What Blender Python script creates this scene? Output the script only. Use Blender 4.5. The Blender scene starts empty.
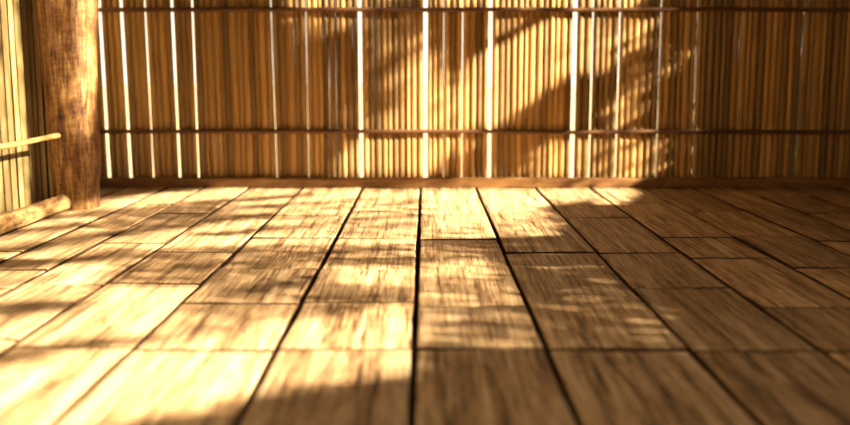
import bpy, math, random
import numpy as np
from mathutils import Vector, noise

random.seed(7)
R = math.radians
scene = bpy.context.scene
col = scene.collection

# ------------------------------------------------------------------ camera numbers
F = 950.0; PITCH = R(8.38); CAMH = 0.4
CT, ST = math.cos(PITCH), math.sin(PITCH)
WALL_Y = 3.35; LEFT_X = -1.16; RIGHT_X = 2.1; TOP = 2.62

# ------------------------------------------------------------------ helpers
def tag(o, label=None, cat=None, group=None, kind=None):
    if label: o['label'] = label
    if cat: o['category'] = cat
    if group: o['group'] = group
    if kind: o['kind'] = kind
    return o

def mesh_obj(name, verts, faces, mat, parent=None, smooth=False, loc=(0, 0, 0)):
    me = bpy.data.meshes.new(name)
    me.from_pydata([tuple(v) for v in verts], [], faces)
    me.update()
    if smooth:
        me.polygons.foreach_set('use_smooth', [True] * len(me.polygons))
    me.materials.append(mat)
    o = bpy.data.objects.new(name, me)
    o.location = loc
    col.objects.link(o)
    if parent: o.parent = parent
    return o

class MB:
    def __init__(s): s.v = []; s.f = []
    def add(s, v, f):
        b = len(s.v); s.v += v; s.f += [tuple(i + b for i in q) for q in f]
    def box(s, x0, x1, y0, y1, z0, z1):
        s.add([(x, y, z) for x in (x0, x1) for y in (y0, y1) for z in (z0, z1)],
              [(0, 1, 3, 2), (4, 6, 7, 5), (0, 4, 5, 1), (2, 3, 7, 6), (0, 2, 6, 4), (1, 5, 7, 3)])

def trunk(path, radii, seg=28, wob=0.0, nscale=8.0, seed=0, ridge=0.0, stretch=0.25, cap_in=0.85):
    """tube along a path with fibrous, uneven surface and rounded cut ends"""
    P = [Vector(p) for p in path]
    v, f = [], []
    n = len(P)
    for i, p in enumerate(P):
        t = (P[min(i + 1, n - 1)] - P[max(i - 1, 0)]).normalized()
        a = t.cross(Vector((0, 0, 1)))
        if a.length < .3: a = t.cross(Vector((0, 1, 0)))
        a.normalize(); b = t.cross(a).normalized()
        for k in range(seg):
            an = 2 * math.pi * k / seg
            d = a * math.cos(an) + b * math.sin(an)
            q = Vector((d.x * 3, d.y * 3, d.z * 3)) + t * (i / n * nscale * stretch * 4) + Vector((seed, seed, seed))
            r = radii[i] * (1 + wob * noise.noise(q) + ridge * noise.noise(Vector((an * 2.5 % 15.7, i / n * 3 + seed, seed))))
            v.append(p + d * r)
    for i in range(n - 1):
        for k in range(seg):
            k2 = (k + 1) % seg
            f.append((i * seg + k, i * seg + k2, (i + 1) * seg + k2, (i + 1) * seg + k))
    for i, sgn in ((0, -1), (n - 1, 1)):
        t = (P[1] - P[0]).normalized() if i == 0 else (P[-1] - P[-2]).normalized()
        b0 = len(v)
        for k in range(seg):
            v.append(P[i] + (v[i * seg + k] - P[i]) * cap_in + t * sgn * radii[i] * .08)
        for k in range(seg):
            k2 = (k + 1) % seg
            q = (i * seg + k, i * seg + k2, b0 + k2, b0 + k)
            f.append(q if sgn > 0 else q[::-1])
        c = tuple(range(b0, b0 + seg))
        f.append(c if sgn > 0 else c[::-1])
    return v, f

def shift(v, o):
    o = Vector(o); return [Vector(p) - o for p in v]

# ------------------------------------------------------------------ materials
def new_mat(name):
    m = bpy.data.materials.new(name); m.use_nodes = True
    nt = m.node_tree; nt.nodes.clear()
    out = nt.nodes.new('ShaderNodeOutputMaterial')
    return m, nt, out

def N(nt, t, **kw):
    n = nt.nodes.new(t)
    for k, v in kw.items(): setattr(n, k, v)
    return n

def ramp(nt, fac, stops, interp='LINEAR'):
    r = N(nt, 'ShaderNodeValToRGB'); r.color_ramp.interpolation = interp
    e = r.color_ramp.elements
    while len(e) < len(stops): e.new(0.5)
    for el, (p, c) in zip(e, stops):
        el.position = p; el.color = (*c, 1) if len(c) == 3 else c
    nt.links.new(fac, r.inputs[0]); return r.outputs[0]

def texnoise(nt, vec, scale, detail=4, rough=.6, dist=0):
    n = N(nt, 'ShaderNodeTexNoise'); n.inputs['Scale'].default_value = scale
    n.inputs['Detail'].default_value = detail; n.inputs['Roughness'].default_value = rough
    n.inputs['Distortion'].default_value = dist
    nt.links.new(vec, n.inputs['Vector']); return n.outputs['Fac']

def mapping(nt, scale, island=False):
    tc = N(nt, 'ShaderNodeTexCoord'); mp = N(nt, 'ShaderNodeMapping')
    mp.inputs['Scale'].default_value = scale
    nt.links.new(tc.outputs['Object'], mp.inputs['Vector'])
    if island:
        g = N(nt, 'ShaderNodeNewGeometry')
        mul = N(nt, 'ShaderNodeMath', operation='MULTIPLY'); mul.inputs[1].default_value = 37.0
        nt.links.new(g.outputs['Random Per Island'], mul.inputs[0])
        cb = N(nt, 'ShaderNodeCombineXYZ')
        for i in range(3): nt.links.new(mul.outputs[0], cb.inputs[i])
        nt.links.new(cb.outputs[0], mp.inputs['Location'])
        return mp.outputs[0], g.outputs['Random Per Island']
    return mp.outputs[0], None

def math_(nt, op, a, b):
    m = N(nt, 'ShaderNodeMath', operation=op)
    for i, x in enumerate((a, b)):
        if isinstance(x, (int, float)): m.inputs[i].default_value = x
        else: nt.links.new(x, m.inputs[i])
    return m.outputs[0]

def mixc(nt, fac, a, b, blend='MIX'):
    m = N(nt, 'ShaderNodeMix', data_type='RGBA', blend_type=blend)
    for s, x in ((m.inputs[0], fac), (m.inputs[6], a), (m.inputs[7], b)):
        if isinstance(x, (int, float)): s.default_value = x
        elif isinstance(x, tuple): s.default_value = (*x, 1)
        else: nt.links.new(x, s)
    return m.outputs[2]

def wood(name, grain_scale, dark, mid, light, rough=.5, bump=.4, bdist=.004, island=False, spec=.4,
         cross=None, contrast=(.3, .5, .72), transl=0.0, var=(.75, 1.15)):
    m, nt, out = new_mat(name)
    vec, isl = mapping(nt, grain_scale, island)
    fine = texnoise(nt, vec, 1.0, 6, .7, .6)
    vec2, isl2 = mapping(nt, tuple(s * .18 for s in grain_scale), island)
    broad = texnoise(nt, vec2, 1.0, 3, .6, 1.0)
    f = math_(nt, 'ADD', math_(nt, 'MULTIPLY', fine, .62), math_(nt, 'MULTIPLY', broad, .38))
    h = f
    if cross:
        vec3, _ = mapping(nt, cross, island)
        cr = texnoise(nt, vec3, 1.0, 5, .75, .3)
        f = math_(nt, 'ADD', math_(nt, 'MULTIPLY', f, .8), math_(nt, 'MULTIPLY', cr, .2))
        h = math_(nt, 'ADD', math_(nt, 'MULTIPLY', h, .7), math_(nt, 'MULTIPLY', cr, .3))
    c = ramp(nt, f, [(contrast[0], dark), (contrast[1], mid), (contrast[2], light)])
    if island:
        mr = N(nt, 'ShaderNodeMapRange'); mr.inputs['To Min'].default_value = var[0]; mr.inputs['To Max'].default_value = var[1]
        nt.links.new(isl, mr.inputs['Value'])
        cb = N(nt, 'ShaderNodeCombineXYZ')
        for i in range(3): nt.links.new(mr.outputs[0], cb.inputs[i])
        c = mixc(nt, 1.0, c, cb.outputs[0], 'MULTIPLY')
    b = N(nt, 'ShaderNodeBsdfPrincipled')
    nt.links.new(c, b.inputs['Base Color'])
    rr = N(nt, 'ShaderNodeMapRange'); rr.inputs['To Min'].default_value = rough + .15; rr.inputs['To Max'].default_value = rough - .1
    nt.links.new(f, rr.inputs['Value']); nt.links.new(rr.outputs[0], b.inputs['Roughness'])
    b.inputs['Specular IOR Level'].default_value = spec
    bp = N(nt, 'ShaderNodeBump'); bp.inputs['Strength'].default_value = bump; bp.inputs['Distance'].default_value = bdist
    nt.links.new(h, bp.inputs['Height']); nt.links.new(bp.outputs[0], b.inputs['Normal'])
    if transl > 0:
        t = N(nt, 'ShaderNodeBsdfTranslucent'); nt.links.new(c, t.inputs['Color'])
        mx = N(nt, 'ShaderNodeMixShader'); mx.inputs[0].default_value = transl
        nt.links.new(b.outputs[0], mx.inputs[1]); nt.links.new(t.outputs[0], mx.inputs[2])
        nt.links.new(mx.outputs[0], out.inputs[0])
    else:
        nt.links.new(b.outputs[0], out.inputs[0])
    return m

M_floor = wood('weathered_floor_wood', (240, 8, 110), (.06, .026, .008), (.385, .222, .100), (.64, .455, .26),
               rough=.52, bump=1.0, bdist=.0045, island=True, spec=.45, cross=(45, 240, 60), contrast=(.425, .50, .59), var=(.70, 1.15))
M_slat = wood('split_bamboo', (140, 140, 6), (.20, .088, .022), (.43, .232, .068), (.62, .40, .14),
              rough=.5, bump=.35, bdist=.002, island=True, spec=.35, transl=.08, var=(.38, 1.2))
M_slat_left = wood('straw_bamboo', (140, 140, 6), (.14, .075, .022), (.42, .29, .11), (.56, .44, .20),
              rough=.5, bump=.35, bdist=.002, island=True, spec=.35, transl=.0, var=(.4, 1.15))
M_post = wood('post_bark_wood', (75, 75, 9), (.03, .009, .003), (.20, .085, .024), (.52, .31, .11),
              rough=.55, bump=.9, bdist=.006, cross=(35, 35, 110), contrast=(.41, .5, .60))
M_log = wood('peeled_log_wood', (60, 12, 60), (.05, .02, .007), (.26, .14, .05), (.42, .28, .13),
             rough=.5, bump=.8, bdist=.004, cross=(40, 70, 40), contrast=(.42, .5, .59))
M_rail = wood('brown_rail_wood', (12, 90, 90), (.025, .010, .004), (.09, .035, .012), (.16, .07, .025), rough=.5, bump=.5, bdist=.003)
M_sill = wood('sill_wood', (8, 70, 70), (.06, .022, .007), (.18, .08, .022), (.30, .15, .045), rough=.5, bump=.5, bdist=.003)
M_pole = wood('bamboo_pole_wood', (80, 12, 80), (.20, .09, .03), (.46, .26, .09), (.6, .38, .15), rough=.45, bump=.4, bdist=.002)
M_thatch = wood('dry_thatch', (60, 8, 60), (.06, .03, .012), (.16, .09, .035), (.26, .16, .07), rough=.8, bump=.6, bdist=.01)
M_sand = wood('dry_sand', (2, 2, 2), (.26, .20, .12), (.33, .26, .16), (.40, .32, .21), rough=.9, bump=.2, spec=.1)
M_bark = wood('tree_bark', (40, 40, 8), (.05, .03, .015), (.14, .09, .05), (.2, .14, .08), rough=.8, bump=.8, bdist=.01)
M_leaf = wood('green_leaf', (20, 20, 20), (.02, .05, .01), (.04, .09, .02), (.07, .12, .03), rough=.5, bump=.1, island=True)

M_gap_shade = wood('dark_gap_shade', (60, 9, 60), (.012, .006, .003), (.035, .016, .007), (.06, .03, .012), rough=.8, bump=.4, spec=.1)  # dark colour standing in for shade in plank grooves and slat gaps

# ------------------------------------------------------------------ floor: planks with joints
EDGES = [-1.42, -1.23, -1.055, -.905, -.773, -.614, -.429, -.218, -.016, .178, .388, .578, .762, .942, 1.09, 1.27, 1.45, 1.64, 1.83, 2.0, 2.14]
JOINTS = {
    6: [1.344, 1.624, 1.924, 2.296], 7: [1.344, 1.63, 1.918, 2.29], 8: [1.347, 1.60, 1.95, 2.27],
    9: [1.344, 1.676, 2.10, 2.75], 10: [1.340, 1.75, 2.10, 2.62], 11: [1.335, 1.60, 2.04, 2.30, 2.9],
    12: [1.36, 1.93, 2.33, 2.75], 13: [1.42, 1.93, 2.25, 2.8], 5: [1.36, 1.79, 2.11, 2.6], 4: [1.40, 1.782, 2.226, 2.7],
    3: [1.45, 1.748, 1.915, 2.4],
}
def add_plank(mb, x0, x1, y0, y1, seed):
    gap = .0042; dz = random.uniform(-.0015, .0015); tilt = random.uniform(-.0012, .0012)
    x0 += gap; x1 -= gap; y0 += .0034; y1 -= .0034
    w = x1 - x0
    prof = [(0, -.03), (0, -.0032), (.0008, -.0014), (.0022, -.0004), (.006, 0), (w * .28, 0), (w * .5, 0), (w * .72, 0), (w - .006, 0),
            (w - .0022, -.0004), (w - .0008, -.0014), (w, -.0032), (w, -.03)]
    L = y1 - y0
    ys = [y0, y0 + .001, y0 + .004]
    n = max(2, int(L / .05))
    ys += [y0 + .004 + (L - .008) * i / n for i in range(1, n)]
    ys += [y1 - .004, y1 - .001, y1]
    zd = [-.004, -.0008, 0] + [0] * (n - 1) + [0, -.0008, -.004]
    v = []
    for y, d in zip(ys, zd):
        for j, (px, pz) in enumerate(prof):
            e = 1 if j < 5 else (-1 if j > 7 else 0)
            wx = .0016 * noise.noise(Vector((y * 7, seed * 3.1 + (5 if e < 0 else 0), 0))) * abs(e)
            wx += .0010 * noise.noise(Vector((y * 28, seed * 5.1 + (5 if e < 0 else 0), 2))) * abs(e)
            wz = .0009 * noise.noise(Vector((px * 20, y * 5, seed * 2.7)))
            z = pz + (d + dz + tilt * (px / w - .5) * 2 + wz if pz > -.02 else 0)
            v.append((x0 + px + wx, y, z))
    k = len(prof); f = []
    for i in range(len(ys) - 1):
        for j in range(k - 1):
            f.append((i * k + j, i * k + j + 1, (i + 1) * k + j + 1, (i + 1) * k + j))
        f.append(((i + 1) * k, (i + 1) * k + k - 1, i * k + k - 1, i * k))
    f.append(tuple(range(k))[::-1]); m0 = (len(ys) - 1) * k; f.append(tuple(range(m0, m0 + k)))
    mb.add(v, f)

fl = MB()
rj = random.Random(3)
for i in range(len(EDGES) - 1):
    js = list(JOINTS.get(i, []))
    if not js:
        y = 1.0 + rj.random() * .4
        while y < 3.15: js.append(y); y += rj.uniform(.3, .5)
    far = js[-1] + rj.uniform(.3, .5)
    while far < 3.1:
        js.append(far); far += rj.uniform(.35, .55)
    near = js[0] - rj.uniform(.42, .55)
    while near > -1.6: js.insert(0, near); near -= rj.uniform(.4, .6)
    js = [-1.9] + js + [3.42]
    for a, b in zip(js, js[1:]):
        add_plank(fl, EDGES[i], EDGES[i + 1], a, b, i * 13.7 + a)
fl.box(-1.42, 2.14, -1.9, 3.42, -.06, -.032)
floor = mesh_obj('floor', fl.v, fl.f, M_floor)
tag(floor, 'worn wide wooden floor planks with dark grooves between them', kind='structure')
floor.data.materials.append(M_gap_shade)
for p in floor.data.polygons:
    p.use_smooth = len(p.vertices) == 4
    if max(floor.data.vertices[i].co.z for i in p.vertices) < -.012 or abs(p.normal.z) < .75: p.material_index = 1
if hasattr(floor.data, 'set_sharp_from_angle'): floor.data.set_sharp_from_angle(angle=R(35))

# ------------------------------------------------------------------ slat screens
def slat(mb, u0, u1, z0, z1, place, lean=0.0, bow=.006, thick=.004, seed=0.0):
    """one split cane: curved face towards the room; place(u, depth, z) -> xyz"""
    w = u1 - u0; nz = 14; prof = []
    for j in range(7):
        t = j / 6; prof.append((w * t, math.sin(math.pi * t) ** .6 * bow))
    back = [(w, -thick), (0, -thick)]
    pr = prof + back; k = len(pr); v = []
    for i in range(nz + 1):
        z = z0 + (z1 - z0) * i / nz
        s = lean * (z - .3) + .0012 * noise.noise(Vector((seed, z * 5, 0)))
        wd = .0006 * noise.noise(Vector((seed, z * 9, 4)))
        for j, (a, d) in enumerate(pr):
            e = (a / w - .5) * 2
            v.append(place(u0 + a + s + wd * e, d, z))
    f = []
    for i in range(nz):
        for j in range(k):
            j2 = (j + 1) % k
            f.append((i * k + j, i * k + j2, (i + 1) * k + j2, (i + 1) * k + j))
    f.append(tuple(range(k))[::-1]); f.append(tuple(range(nz * k, nz * k + k)))
    mb.add(v, f)

# back wall: open chinks where the photograph shows daylight (world x, chink width)
D_WALL = WALL_Y * CT
def wx(px): return (px - 425) * (D_WALL + .03) / F
GAPS = [(106.5, 4.0, .012), (128, 3.6, .012), (151, 1.7, .01), (177.5, 3.0, .01), (197, 2.0, .004), (275, .9, .015), (308, .6, .0),
        (330, .4, 0), (361, 4.4, .003), (425.5, 5.0, 0), (443.5, .6, 0), (462, 1.1, 0), (489.5, 4.6, 0), (572.5, 5.4, -.001),
        (590, 1.8, -.003), (616.5, 1.5, 0), (657, .8, .0), (693, .7, .005), (735, .3, 0), (797, .8, 0)]
bw = MB()
def place_back(u, d, z): return (u, WALL_Y - d, z)
rs = random.Random(11)
bounds = [(LEFT_X - .05, 0, 0)] + [(wx(p), w * .0028, l) for p, w, l in GAPS] + [(RIGHT_X + .1, 0, 0)]
for (a, wa, la), (b, wb, lb) in zip(bounds, bounds[1:]):
    s, e = a + wa / 2, b - wb / 2
    n = max(1, round((e - s) / .0215))
    cuts = [s] + [s + (e - s) * (i + rs.uniform(-.22, .22)) / n for i in range(1, n)] + [e]
    for i, (c0, c1) in enumerate(zip(cuts, cuts[1:])):
        t = (i + .5) / n
        gl = -.0004 if rs.random() < .9 else .0005
        slat(bw, c0 + (gl / 2 if i else 0), c1 - (gl / 2 if i < n - 1 else 0), -.03, TOP, place_back,
             lean=-(la * (1 - t) + lb * t), bow=rs.uniform(.006, .0105), seed=c0 * 91 + i)
wall_back = mesh_obj('wall_back', bw.v, bw.f, M_slat, smooth=True)
wall_back.data.set_sharp_from_angle(angle=R(40))
tag(wall_back, 'back wall of upright brown split bamboo slats with daylight between them', kind='structure')

lw = MB()
def place_left(u, d, z): return (LEFT_X + d, u, z)
y = -.9
while y < 3.33:
    w = rs.uniform(.022, .044)
    g = rs.choice([.007, .010, .013, .018])
    slat(lw, y, y + w, -.03, TOP, place_left, lean=rs.uniform(-.004, .004), bow=rs.uniform(.002, .004), thick=.001, seed=y * 57)
    y += w + g
wall_left = mesh_obj('wall_left', lw.v, lw.f, M_slat_left, smooth=True)
wall_left.data.set_sharp_from_angle(angle=R(40))
tag(wall_left, 'sunlit left wall of upright pale straw bamboo slats', kind='structure')

bm_ = MB(); bm_.box(LEFT_X - .035, LEFT_X - .022, -.9, WALL_Y, -.03, TOP)  # dark sheet added behind the slats so their gaps look shaded
mesh_obj('gap_shade_sheet', bm_.v, bm_.f, M_gap_shade, parent=wall_left)

# ------------------------------------------------------------------ rails of the back wall
def rail_thing(name, p0, p1, r, mat, label, cat, group=None, n=90, wob=.10, seed=1.0, sag=0.0, seg=14):
    P0, P1 = Vector(p0), Vector(p1)
    pts, rad = [], []
    for i in range(n + 1):
        t = i / n; p = P0.lerp(P1, t)
        p.z += sag * noise.noise(Vector((t * 7, seed, 0)))
        pts.append(p)
        rad.append(r * (1 + wob * noise.noise(Vector((t * 30, seed, 3)))))
    v, f = trunk(pts, rad, seg=seg, wob=.12, seed=seed)
    o = mesh_obj(name, shift(v, P0), f, mat, smooth=True, loc=P0)
    o.data.set_sharp_from_angle(angle=R(50))
    return tag(o, label, cat, group)

RY = WALL_Y - .0175
rail_thing('cross_rail', (LEFT_X + .012, RY, .6135), (RIGHT_X - .03, RY, .6135), .0075, M_rail,
           'thin dark horizontal rail across the back slats near the top of the picture', 'rail', 'dark rails across the back wall', seed=2.3, sag=.003)
rail_thing('cross_rail', (LEFT_X + .012, RY, .1965), (RIGHT_X - .03, RY, .1935), .0072, M_rail,
           'reddish brown rail across the back slats, the lower one, nearer the floor', 'rail', 'dark rails across the back wall', seed=8.1, sag=.003)
# sill beam: squared timber with worn edges
def sill(x0, x1, y0, y1, z0, z1):
    n = 80; v = []; b = .006
    prof = [(y0, z0), (y0, z1 - b), (y0 + b * .35, z1 - b * .35), (y0 + b, z1), (y1, z1), (y1, z0)]
    for i in range(n + 1):
        x = (x1 - x0) * i / n
        for j, (yy, zz) in enumerate(prof):
            o = .002 * noise.noise(Vector((x * 6, j * 3, 1)))
            v.append((x, yy - y0 + (o if j in (1, 2, 3) else 0), zz - z0 + (o if 0 < j < 5 else 0)))
    k = len(prof); f = []
    for i in range(n):
        for j in range(k):
            j2 = (j + 1) % k
            f.append((i * k + j, i * k + j2, (i + 1) * k + j2, (i + 1) * k + j))
    f.append(tuple(range(k))); f.append(tuple(range(n * k, n * k + k))[::-1])
    f = [q[::-1] for q in f]
    o = mesh_obj('sill_beam', v, f, M_sill, loc=(x0, y0, z0)); return o
sb = sill(LEFT_X + .01, RIGHT_X - .02, WALL_Y - .044, WALL_Y - .0115, .002, .034)
tag(sb, 'long brown sill beam lying on the floor along the foot of the back wall', 'beam')

# ------------------------------------------------------------------ post, floor log, left rail
pts, rad = [], []
n = 120
for i in range(n + 1):
    z = .0018 + (TOP - .02) * i / n
    pts.append((-1.041 + .003 * noise.noise(Vector((z * 3, 4, 0))), 2.82, z))
    rad.append(.065 + .020 * min(1, z / .62) ** 1.1 + .0025 * noise.noise(Vector((z * 9, 0, 9))))
v, f = trunk(pts, rad, seg=56, wob=.05, ridge=.05, seed=3.7)
post = mesh_obj('wooden_post', shift(v, pts[0]), f, M_post, smooth=True, loc=pts[0])
tag(post, 'thick round rough-barked wooden post standing in the left corner', 'post')

pts, rad = [], []
n = 90
for i in range(n + 1):
    t = i / n; y = .9 + (2.735 - .9) * t
    r = .0235 + .0012 * noise.noise(Vector((t * 9, 2, 0)))
    dist = 2.735 - y
    if dist < .24: r += .0013 * math.sin(dist * 2 * math.pi / .045)
    pts.append((-1.063 + .012 * t ** 3 + .003 * noise.noise(Vector((t * 5, 7, 0))), y, .0262)); rad.append(r)
v, f = trunk(pts, rad, seg=26, wob=.06, ridge=.05, seed=6.1, cap_in=.7)
log = mesh_obj('floor_log', shift(v, pts[0]), f, M_log, smooth=True, loc=pts[0])
tag(log, 'pale peeled log lying on the floor along the left wall, ending at the post', 'log')

rail_thing('bamboo_rail', (-1.142, .4, .206), (-1.055, 2.738, .219), .0075, M_pole,
           'thin light brown bamboo rail across the left wall slats, ending at the post', 'rail', seed=5.5, sag=.004)

# ------------------------------------------------------------------ the rest of the hut (roof, right wall with its wide opening), added screen
c = MB()
c.box(LEFT_X - .35, RIGHT_X + .12, .9, WALL_Y + .5, TOP, TOP + .12)
ceiling = mesh_obj('ceiling', c.v, c.f, M_thatch); tag(ceiling, kind='structure')

va = MB()  # unseen hanging screen, added to keep sky light off the back wall
def place_drop(u, d, z): return (u, .9 + d, z)
x = LEFT_X - .3
while x < RIGHT_X:
    slat(va, x, x + .04, 1.58, TOP, place_drop, bow=.006, seed=x * 17)
    x += .041
va.box(LEFT_X - .3, RIGHT_X + .1, .88, .92, 1.55, 1.59)
drop = mesh_obj('sky_block_screen_1', va.v, va.f, M_thatch, smooth=True); drop.data.set_sharp_from_angle(angle=R(40))
tag(drop, kind='structure')

rw = MB()
def place_right(u, d, z): return (RIGHT_X - d, u, z)
y = -.95
while y < 3.33:
    w = rs.uniform(.03, .045)
    slat(rw, y, y + w, -.03, .66, place_right, bow=.006, seed=y * 31)
    y += w + .001
y = 2.98  # upper panel added to block grazing sky light
while y < 3.33:
    slat(rw, y, y + .04, .72, TOP, place_right, bow=.006, seed=y * 41)
    y += .041
rw.box(RIGHT_X - .02, RIGHT_X + .05, -.95, 3.4, .66, .71)
wall_right = mesh_obj('wall_right', rw.v, rw.f, M_thatch, smooth=True)
wall_right.data.set_sharp_from_angle(angle=R(40))
tag(wall_right, kind='structure')

fw = MB()
def place_front(u, d, z): return (u, -1.9 + d, z)
x = LEFT_X
while x < RIGHT_X:
    w = rs.uniform(.03, .045)
    slat(fw, x, x + w, -.03, TOP, place_front, bow=.006, seed=x * 23)
    x += w + .001
wall_front = mesh_obj('wall_front', fw.v, fw.f, M_thatch, smooth=True)
tag(wall_front, kind='structure')

g = MB(); g.box(-60, 60, -60, 90, -.75, -.70)
ground = mesh_obj('ground', g.v, g.f, M_sand); tag(ground, 'pale dry sand outside the hut', kind='structure')

# ------------------------------------------------------------------ sun and how its light falls
EL, AZ = R(26), R(20)
d = np.array([-math.cos(EL) * math.cos(AZ), math.cos(EL) * math.sin(AZ), -math.sin(EL)])

# wanted sunlight on floor and walls, drawn by hand to place the leaves
X0, X1, Y0, Y1, ST_ = -200, 1000, -200, 560, 1
gx, gy = np.meshgrid(np.arange(X0, X1, ST_), np.arange(Y0, Y1, ST_))
gx = gx.astype(float); gy = gy.astype(float)
lit = np.zeros_like(gx)
def inside(poly):
    r = np.zeros(gx.shape, bool); n = len(poly)
    for i in range(n):
        xa, ya = poly[i]; xb, yb = poly[(i + 1) % n]
        if ya == yb: continue
        cnd = (ya > gy) != (yb > gy)
        r ^= cnd & (gx < (xb - xa) * (gy - ya) / (yb - ya) + xa)
    return r
def paint(val, *poly): lit[inside(poly)] = val
def ell(val, cx, cy, rx, ry): lit[((gx - cx) / rx) ** 2 + ((gy - cy) / ry) ** 2 < 1] = val
def fillsmooth(a, k):
    for _ in range(k):
        a = (np.roll(a, 1, 0) + np.roll(a, -1, 0) + a * 2) / 4
        a = (np.roll(a, 1, 1) + np.roll(a, -1, 1) + a * 2) / 4
    return a
# -- back wall
lit[:] = .02
paint(.55, (-300, -260), (640, -260), (660, 10), (-300, 10))
paint(.0, (100, -60), (286, -60), (286, 12), (100, 12))
paint(1, (292, -30), (310, -30), (310, 12), (292, 12)); paint(1, (318, -30), (352, -30), (352, 14), (318, 14))
paint(.1, (352, -60), (372, -60), (372, 14), (352, 14)); paint(.6, (372, -30), (395, -30), (395, 12), (372, 12))
paint(.1, (395, -60), (418, -60), (418, 12), (395, 12))
paint(.9, (432, -30), (640, -30), (625, 12), (432, 12))
paint(.9, (293, 12), (311, 12), (308, 42), (297, 42)); paint(.85, (318, 12), (351, 12), (346, 36), (322, 32))
paint(.25, (330, 60), (350, 50), (352, 130), (325, 130))
paint(.35, (365, 18), (390, 14), (395, 60), (365, 60))
paint(.75, (328, 177), (330, 165), (365, 118), (398, 62), (402, 30), (412, 40), (402, 178))
paint(.1, (362, 128), (372, 100), (390, 88), (395, 100), (378, 125), (368, 140))
paint(1, (334, 178), (334, 165), (362, 130), (366, 140), (366, 178))
paint(1, (374, 178), (374, 132), (384, 122), (398, 100), (402, 75), (414, 58), (424, 60), (428, 178))
paint(.95, (428, 178), (426, 80), (438, 78), (438, 176)); paint(.8, (438, 155), (438, 95), (448, 80), (448, 165))
paint(.95, (450, 95), (462, 72), (482, 46), (488, 46), (488, 130), (470, 130), (450, 140))
paint(.6, (440, 100), (450, 95), (462, 160), (442, 165))
paint(1, (490, 128), (490, 50), (520, 36), (545, 18), (560, 18), (560, 76), (530, 100), (505, 120))
paint(.6, (490, 12), (525, 12), (515, 26), (490, 38))
paint(.9, (560, 18), (600, 16), (598, 78), (560, 74)); paint(.25, (548, 48), (553, 44), (553, 84), (548, 80))
paint(.8, (586, 16), (596, 16), (592, 130), (586, 130))
paint(.95, (530, 178), (534, 140), (545, 120), (552, 150), (560, 178)); paint(.75, (560, 178), (560, 140), (590, 132), (596, 178))
paint(.85, (604, 14), (612, 14), (612, 60), (604, 50)); paint(.9, (613, 12), (621, 12), (619, 70), (614, 90))
paint(.9, (605, 178), (607, 130), (612, 75), (620, 80), (620, 178)); paint(.8, (624, 178), (624, 130), (640, 132), (648, 178))
paint(.8, (632, 140), (635, 80), (641, 60), (644, 100), (640, 150))
for e in ((631, 32, 6, 20), (650, 36, 6, 20), (664, 33, 6, 18), (672, 46, 6, 18), (670, 80, 6, 20), (689, 58, 7, 22), (641, 40, 3, 20),
          (612, 110, 4, 40), (657, 150, 3, 60), (694, 130, 3, 40), (636, 110, 4, 30)): ell(.95, *e)
lit[(gx > 720) & (gy < 186)] = 0
paint(.45, (440, 178), (660, 178), (660, 188), (440, 188))
# -- left wall, post
paint(.6, (-300, -260), (97, -260), (97, 235), (-300, 400))
paint(.75, (66, -200), (97, -200), (97, 110), (66, 110))
paint(.55, (-300, 60), (40, 60), (40, 210), (-300, 330))
paint(.0, (43, -260), (77, -260), (77, 240), (46, 240))
paint(.05, (0, 20), (22, 30), (16, 58), (0, 44))
paint(.05, (62, 125), (98, 122), (98, 218), (50, 218)); paint(.3, (84, 120), (92, 120), (92, 190), (84, 190))
# -- floor
FL = gy > 187
wxx = (gx - 425) / np.maximum(gy - 73, 5) * .4045
wyy = (384.2 / np.maximum(gy - 73, 5) - .058) / .989
def fp(val, *poly):
    m = inside(poly) & FL
    lit[m] = val if not callable(val) else val(wxx[m], wyy[m])
base = .0
lit[FL & ~((gx < 72) & (gy < 235 - gx * .33))] = base
def streak(lo, hi, per=.17, ang=38, ph=0.0, sharp=3.0):
    ca, sa = math.cos(R(ang)), math.sin(R(ang))
    def fn(x, y):
        q = -x * sa + y * ca; al = x * ca + y * sa
        s = .5 + .5 * np.tanh(sharp * np.sin(2 * math.pi * (q / per + ph) + 1.3 * np.sin(al * 4.1) + .7 * np.sin(al * 9.7 + q * 7)))
        return lo + (hi - lo) * s
    return fn
# broad sunlit area
fp(1, (-300, 210), (97, 208), (245, 187), (640, 187), (600, 200), (560, 215), (545, 236), (420, 240), (414, 352), (411, 369), (330, 385), (250, 394), (90, 430), (-300, 470))
fp(.72, (280, 187), (655, 187), (600, 203), (560, 218), (548, 236), (260, 236))
fp(.95, (300, 192), (640, 189), (600, 203), (560, 212), (430, 232), (300, 228))
fp(streak(.15, 1, .20, 40, .2), (97, 187), (300, 187), (320, 195), (290, 236), (97, 236))
fp(streak(.12, 1, .21, 36, .55), (-80, 208), (150, 205), (130, 262), (-80, 300))
fp(.08, (97, 187), (230, 187), (97, 200)); fp(1, (97, 200), (160, 193), (250, 187.5), (310, 187.5), (300, 193), (97, 209)); fp(.35, (97, 210), (200, 200), (250, 206), (200, 222), (97, 234))
fp(streak(.45, .95, .13, 38, .3), (290, 200), (430, 196), (425, 232), (270, 234))
fp(.36, (120, 250), (240, 244), (420, 244), (414, 300), (330, 320), (180, 320), (200, 295), (90, 285))
fp(streak(.15, .6, .16, 40, .1), (235, 262), (330, 262), (320, 300), (220, 310))
fp(.95, (335, 266), (413, 266), (413, 284), (328, 284)); fp(.3, (328, 285), (413, 285), (412, 305), (316, 305)); fp(.95, (105, 285), (208, 285), (185, 312), (60, 320))
fp(.5, (150, 345), (188, 312), (230, 304), (300, 300), (280, 318), (215, 334))
fp(.2, (-200, 380), (0, 350), (70, 338), (160, 333), (150, 341), (60, 352), (0, 366), (-200, 400))
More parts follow.
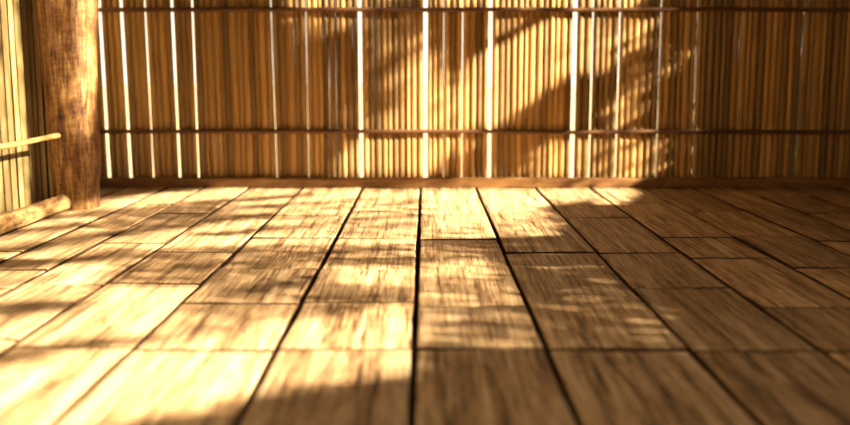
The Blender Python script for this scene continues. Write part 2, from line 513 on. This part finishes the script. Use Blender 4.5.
fp(.25, (100, 300), (60, 312), (-60, 320), (-60, 308), (30, 300))
fp(.38, (415, 240), (470, 240), (500, 262), (512, 300), (525, 349), (414, 349)); fp(.22, (470, 240), (545, 240), (640, 300), (690, 349), (525, 349), (512, 300))
fp(.8, (425, 262), (480, 262), (490, 275), (425, 275)); fp(.2, (425, 238), (470, 238), (475, 246), (425, 246))
fp(.05, (545, 240), (700, 240), (800, 349), (690, 349), (640, 300))
fp(.15, (535, 207), (595, 198), (600, 218), (560, 228)); fp(.9, (590, 187), (645, 187), (655, 194), (630, 203), (600, 205)); fp(.1, (645, 187), (700, 187), (720, 240), (640, 240), (610, 210))
fp(0, (412, 352), (1200, 352), (1200, 620), (-300, 620), (-300, 480), (90, 430), (250, 394), (411, 371))
L2 = fillsmooth(lit, 1)
def lookup(px, py):
    ix = np.clip(((px - X0) / ST_).astype(int), 0, L2.shape[1] - 1); iy = np.clip(((py - Y0) / ST_).astype(int), 0, L2.shape[0] - 1)
    r = L2[iy, ix]
    return np.where((px < X0) | (px > X1) | (py < Y0) | (py > Y1), .0, r)
def lit_of(P):
    """share of sun wanted where the ray through P lands"""
    ts = np.stack([(0 - P[:, 2]) / d[2], (WALL_Y - P[:, 1]) / d[1], (LEFT_X + .06 - P[:, 0]) / d[0]], 1)
    t = np.where(ts > 0, ts, 1e9).min(1)
    dh = d[:2] / np.hypot(*d[:2]); rel = np.array([-1.041, 2.82]) - P[:, :2]      # the post stands in the way
    al = rel @ dh; off = rel[:, 0] * dh[1] - rel[:, 1] * dh[0]
    hitp = np.abs(off) < .085
    tp = (al - np.sqrt(np.maximum(.085 ** 2 - off ** 2, 0))) / np.hypot(*d[:2])
    t = np.where(hitp & (tp > 0) & (tp < t), tp, t)
    H = P + t[:, None] * d
    dep = H[:, 1] * CT + (CAMH - H[:, 2]) * ST
    up = (H[:, 2] - CAMH) * CT + H[:, 1] * ST
    ok = dep > .35
    dep = np.maximum(dep, .35)
    r = lookup(425 + F * H[:, 0] / dep, 212.5 - F * up / dep)
    near = np.where(H[:, 0] < -.4, .8, 0.0)
    return np.where(ok, r, near)

# ------------------------------------------------------------------ added tree outside the opening, leaves laid out to shape the sunlight
rng = np.random.default_rng(5)
tv, tf = [], []
def leaves(nc, size, asp, thr_fn, xr):
    C_ = np.stack([rng.uniform(*xr, nc), rng.uniform(-2.6, 3.5, nc), rng.uniform(.45, 3.1, nc)], 1)
    nrm = -d + rng.normal(0, .35, (nc, 3)); nrm /= np.linalg.norm(nrm, axis=1)[:, None]
    a = rng.normal(0, 1, (nc, 3)); a -= (a * nrm).sum(1)[:, None] * nrm; a /= np.linalg.norm(a, axis=1)[:, None]
    b = np.cross(nrm, a)
    sz = size * rng.uniform(.75, 1.2, nc)
    tips = [C_ + a * sz[:, None] * .5, C_ - a * sz[:, None] * .5, C_ + b * sz[:, None] * asp * .5, C_ - b * sz[:, None] * asp * .5, C_]
    vals = np.stack([lit_of(t) for t in tips], 1)
    keep = thr_fn(vals, nc)
    for i in np.nonzero(keep)[0]:
        h = sz[i] * .5; w = h * asp
        c0 = C_[i]; A = a[i]; B = b[i]; Nn = nrm[i]
        p = [c0 - A * h, c0 - A * h * .35 + B * w * .85 - Nn * w * .2, c0 + A * h * .3 + B * w * .75 - Nn * w * .2, c0 + A * h,
             c0 + A * h * .3 - B * w * .75 - Nn * w * .2, c0 - A * h * .35 - B * w * .85 - Nn * w * .2, c0]
        k = len(tv)
        tv.extend(tuple(q) for q in p)
        tf.extend([(k, k + 1, k + 2, k + 6), (k + 2, k + 3, k + 6), (k + 3, k + 4, k + 6), (k + 6, k + 4, k + 5, k)])
    return keep.sum()
leaves(14000, .17, .55, lambda v, n: v.max(1) < .09, (2.3, 3.0))
leaves(60000, .055, .55, lambda v, n: (v.max(1) < .2) & (rng.random(n) > .1), (2.2, 2.6))
leaves(120000, .030, .55, lambda v, n: (v.max(1) < .3) & (rng.random(n) < .8), (2.2, 2.5))
leaves(330000, .019, .6, lambda v, n: (v.mean(1) < .93) & (rng.random(n) < -np.log(v.mean(1) + .02) / 1.5), (2.2, 2.4))
tree = bpy.data.objects.new('added_shade_tree', None); tree.location = (2.7, 2.75, -.7); col.objects.link(tree)
tag(tree, 'unseen leafy green tree added beside the open right side of the hut to cast dappled shade', 'tree')
tl = mesh_obj('foliage', [(p[0] - 2.7, p[1] - 2.75, p[2] + .7) for p in tv], tf, M_leaf, parent=tree)
pp = [(0, 0, 0), (.03, .01, .3), (.0, .03, .7), (.05, .0, 1.2), (.0, .05, 1.8), (.05, 0, 2.6), (.03, 0, 3.3)]
v, f = trunk(pp, [.11, .09, .08, .075, .06, .045, .02], seg=16, wob=.1, seed=2)
mesh_obj('trunk', v, f, M_bark, parent=tree, smooth=True)

hedge = bpy.data.objects.new('added_shade_shrub', None); hedge.location = (2.3, 4.3, -.7); col.objects.link(hedge)  # shrub added to hold back sky light at the wall's right end
tag(hedge, 'dense dark shrub added outside to block sky light behind the right end of the back wall', 'shrub')
hv, hf = [], []
for _ in range(9000):
    x = random.uniform(-1.15, 1.6); z = random.uniform(0, 2.9); yy = random.uniform(-.35, .5)
    if x < -1.0 + .18 * math.sin(z * 7) + .1 * math.sin(z * 19): continue
    c0 = Vector((x, yy, z)); A = Vector([random.gauss(0, 1) for _ in range(3)]).normalized()
    B = A.cross(Vector([random.gauss(0, 1) for _ in range(3)])).normalized(); h = random.uniform(.04, .08)
    k = len(hv); hv += [c0 - A * h, c0 + B * h * .5, c0 + A * h, c0 - B * h * .5]; hf.append((k, k + 1, k + 2, k + 3))
mesh_obj('foliage', hv, hf, M_leaf, parent=hedge)
for sx in (-.5, .3, 1.0):
    v, f = trunk([(sx * .4, 0, 0), (sx * .7, .03, .6), (sx, .0, 1.3), (sx * 1.15, .05, 2.3)], [.035, .03, .022, .012], seg=10, wob=.1, seed=sx)
    mesh_obj('stem', v, f, M_bark, parent=hedge, smooth=True)

# ------------------------------------------------------------------ light
sl = bpy.data.lights.new('sun', 'SUN'); sl.energy = 40; sl.angle = R(.7); sl.color = (1, .87, .63)
so = bpy.data.objects.new('sun', sl); col.objects.link(so)
so.rotation_euler = Vector(d).to_track_quat('-Z', 'Y').to_euler()
so.location = (6, -3, 5)

w = bpy.data.worlds.new('World'); scene.world = w; w.use_nodes = True
nt = w.node_tree; nt.nodes.clear()
bg = N(nt, 'ShaderNodeBackground'); wo = N(nt, 'ShaderNodeOutputWorld')
tc = N(nt, 'ShaderNodeTexCoord'); sp = N(nt, 'ShaderNodeSeparateXYZ')
nt.links.new(tc.outputs['Generated'], sp.inputs[0])
rc = ramp(nt, sp.outputs['Z'], [(0.0, (1.5, 1.28, .90)), (.06, (1.3, 1.08, .74)), (.14, (.95, .79, .53)), (.35, (.45, .36, .24)), (1.0, (1.0, .93, .78))])
nt.links.new(rc, bg.inputs['Color']); bg.inputs['Strength'].default_value = 1.3
nt.links.new(bg.outputs[0], wo.inputs['Surface'])

# ------------------------------------------------------------------ camera
cam = bpy.data.cameras.new('camera'); co = bpy.data.objects.new('camera', cam); col.objects.link(co)
co.location = (0, 0, CAMH); co.rotation_euler = (R(90) - PITCH, 0, 0)
cam.sensor_width = 36; cam.lens = F / 850 * 36; cam.clip_start = .02
cam.dof.use_dof = True; cam.dof.focus_distance = 2.25; cam.dof.aperture_fstop = 1.9
scene.camera = co

scene.view_settings.view_transform = 'Standard'
scene.view_settings.look = 'None'
scene.view_settings.gamma = 1
scene.view_settings.use_curve_mapping = False
scene.view_settings.exposure = 0.3
scene.cycles.max_bounces = 10
scene.cycles.diffuse_bounces = 6
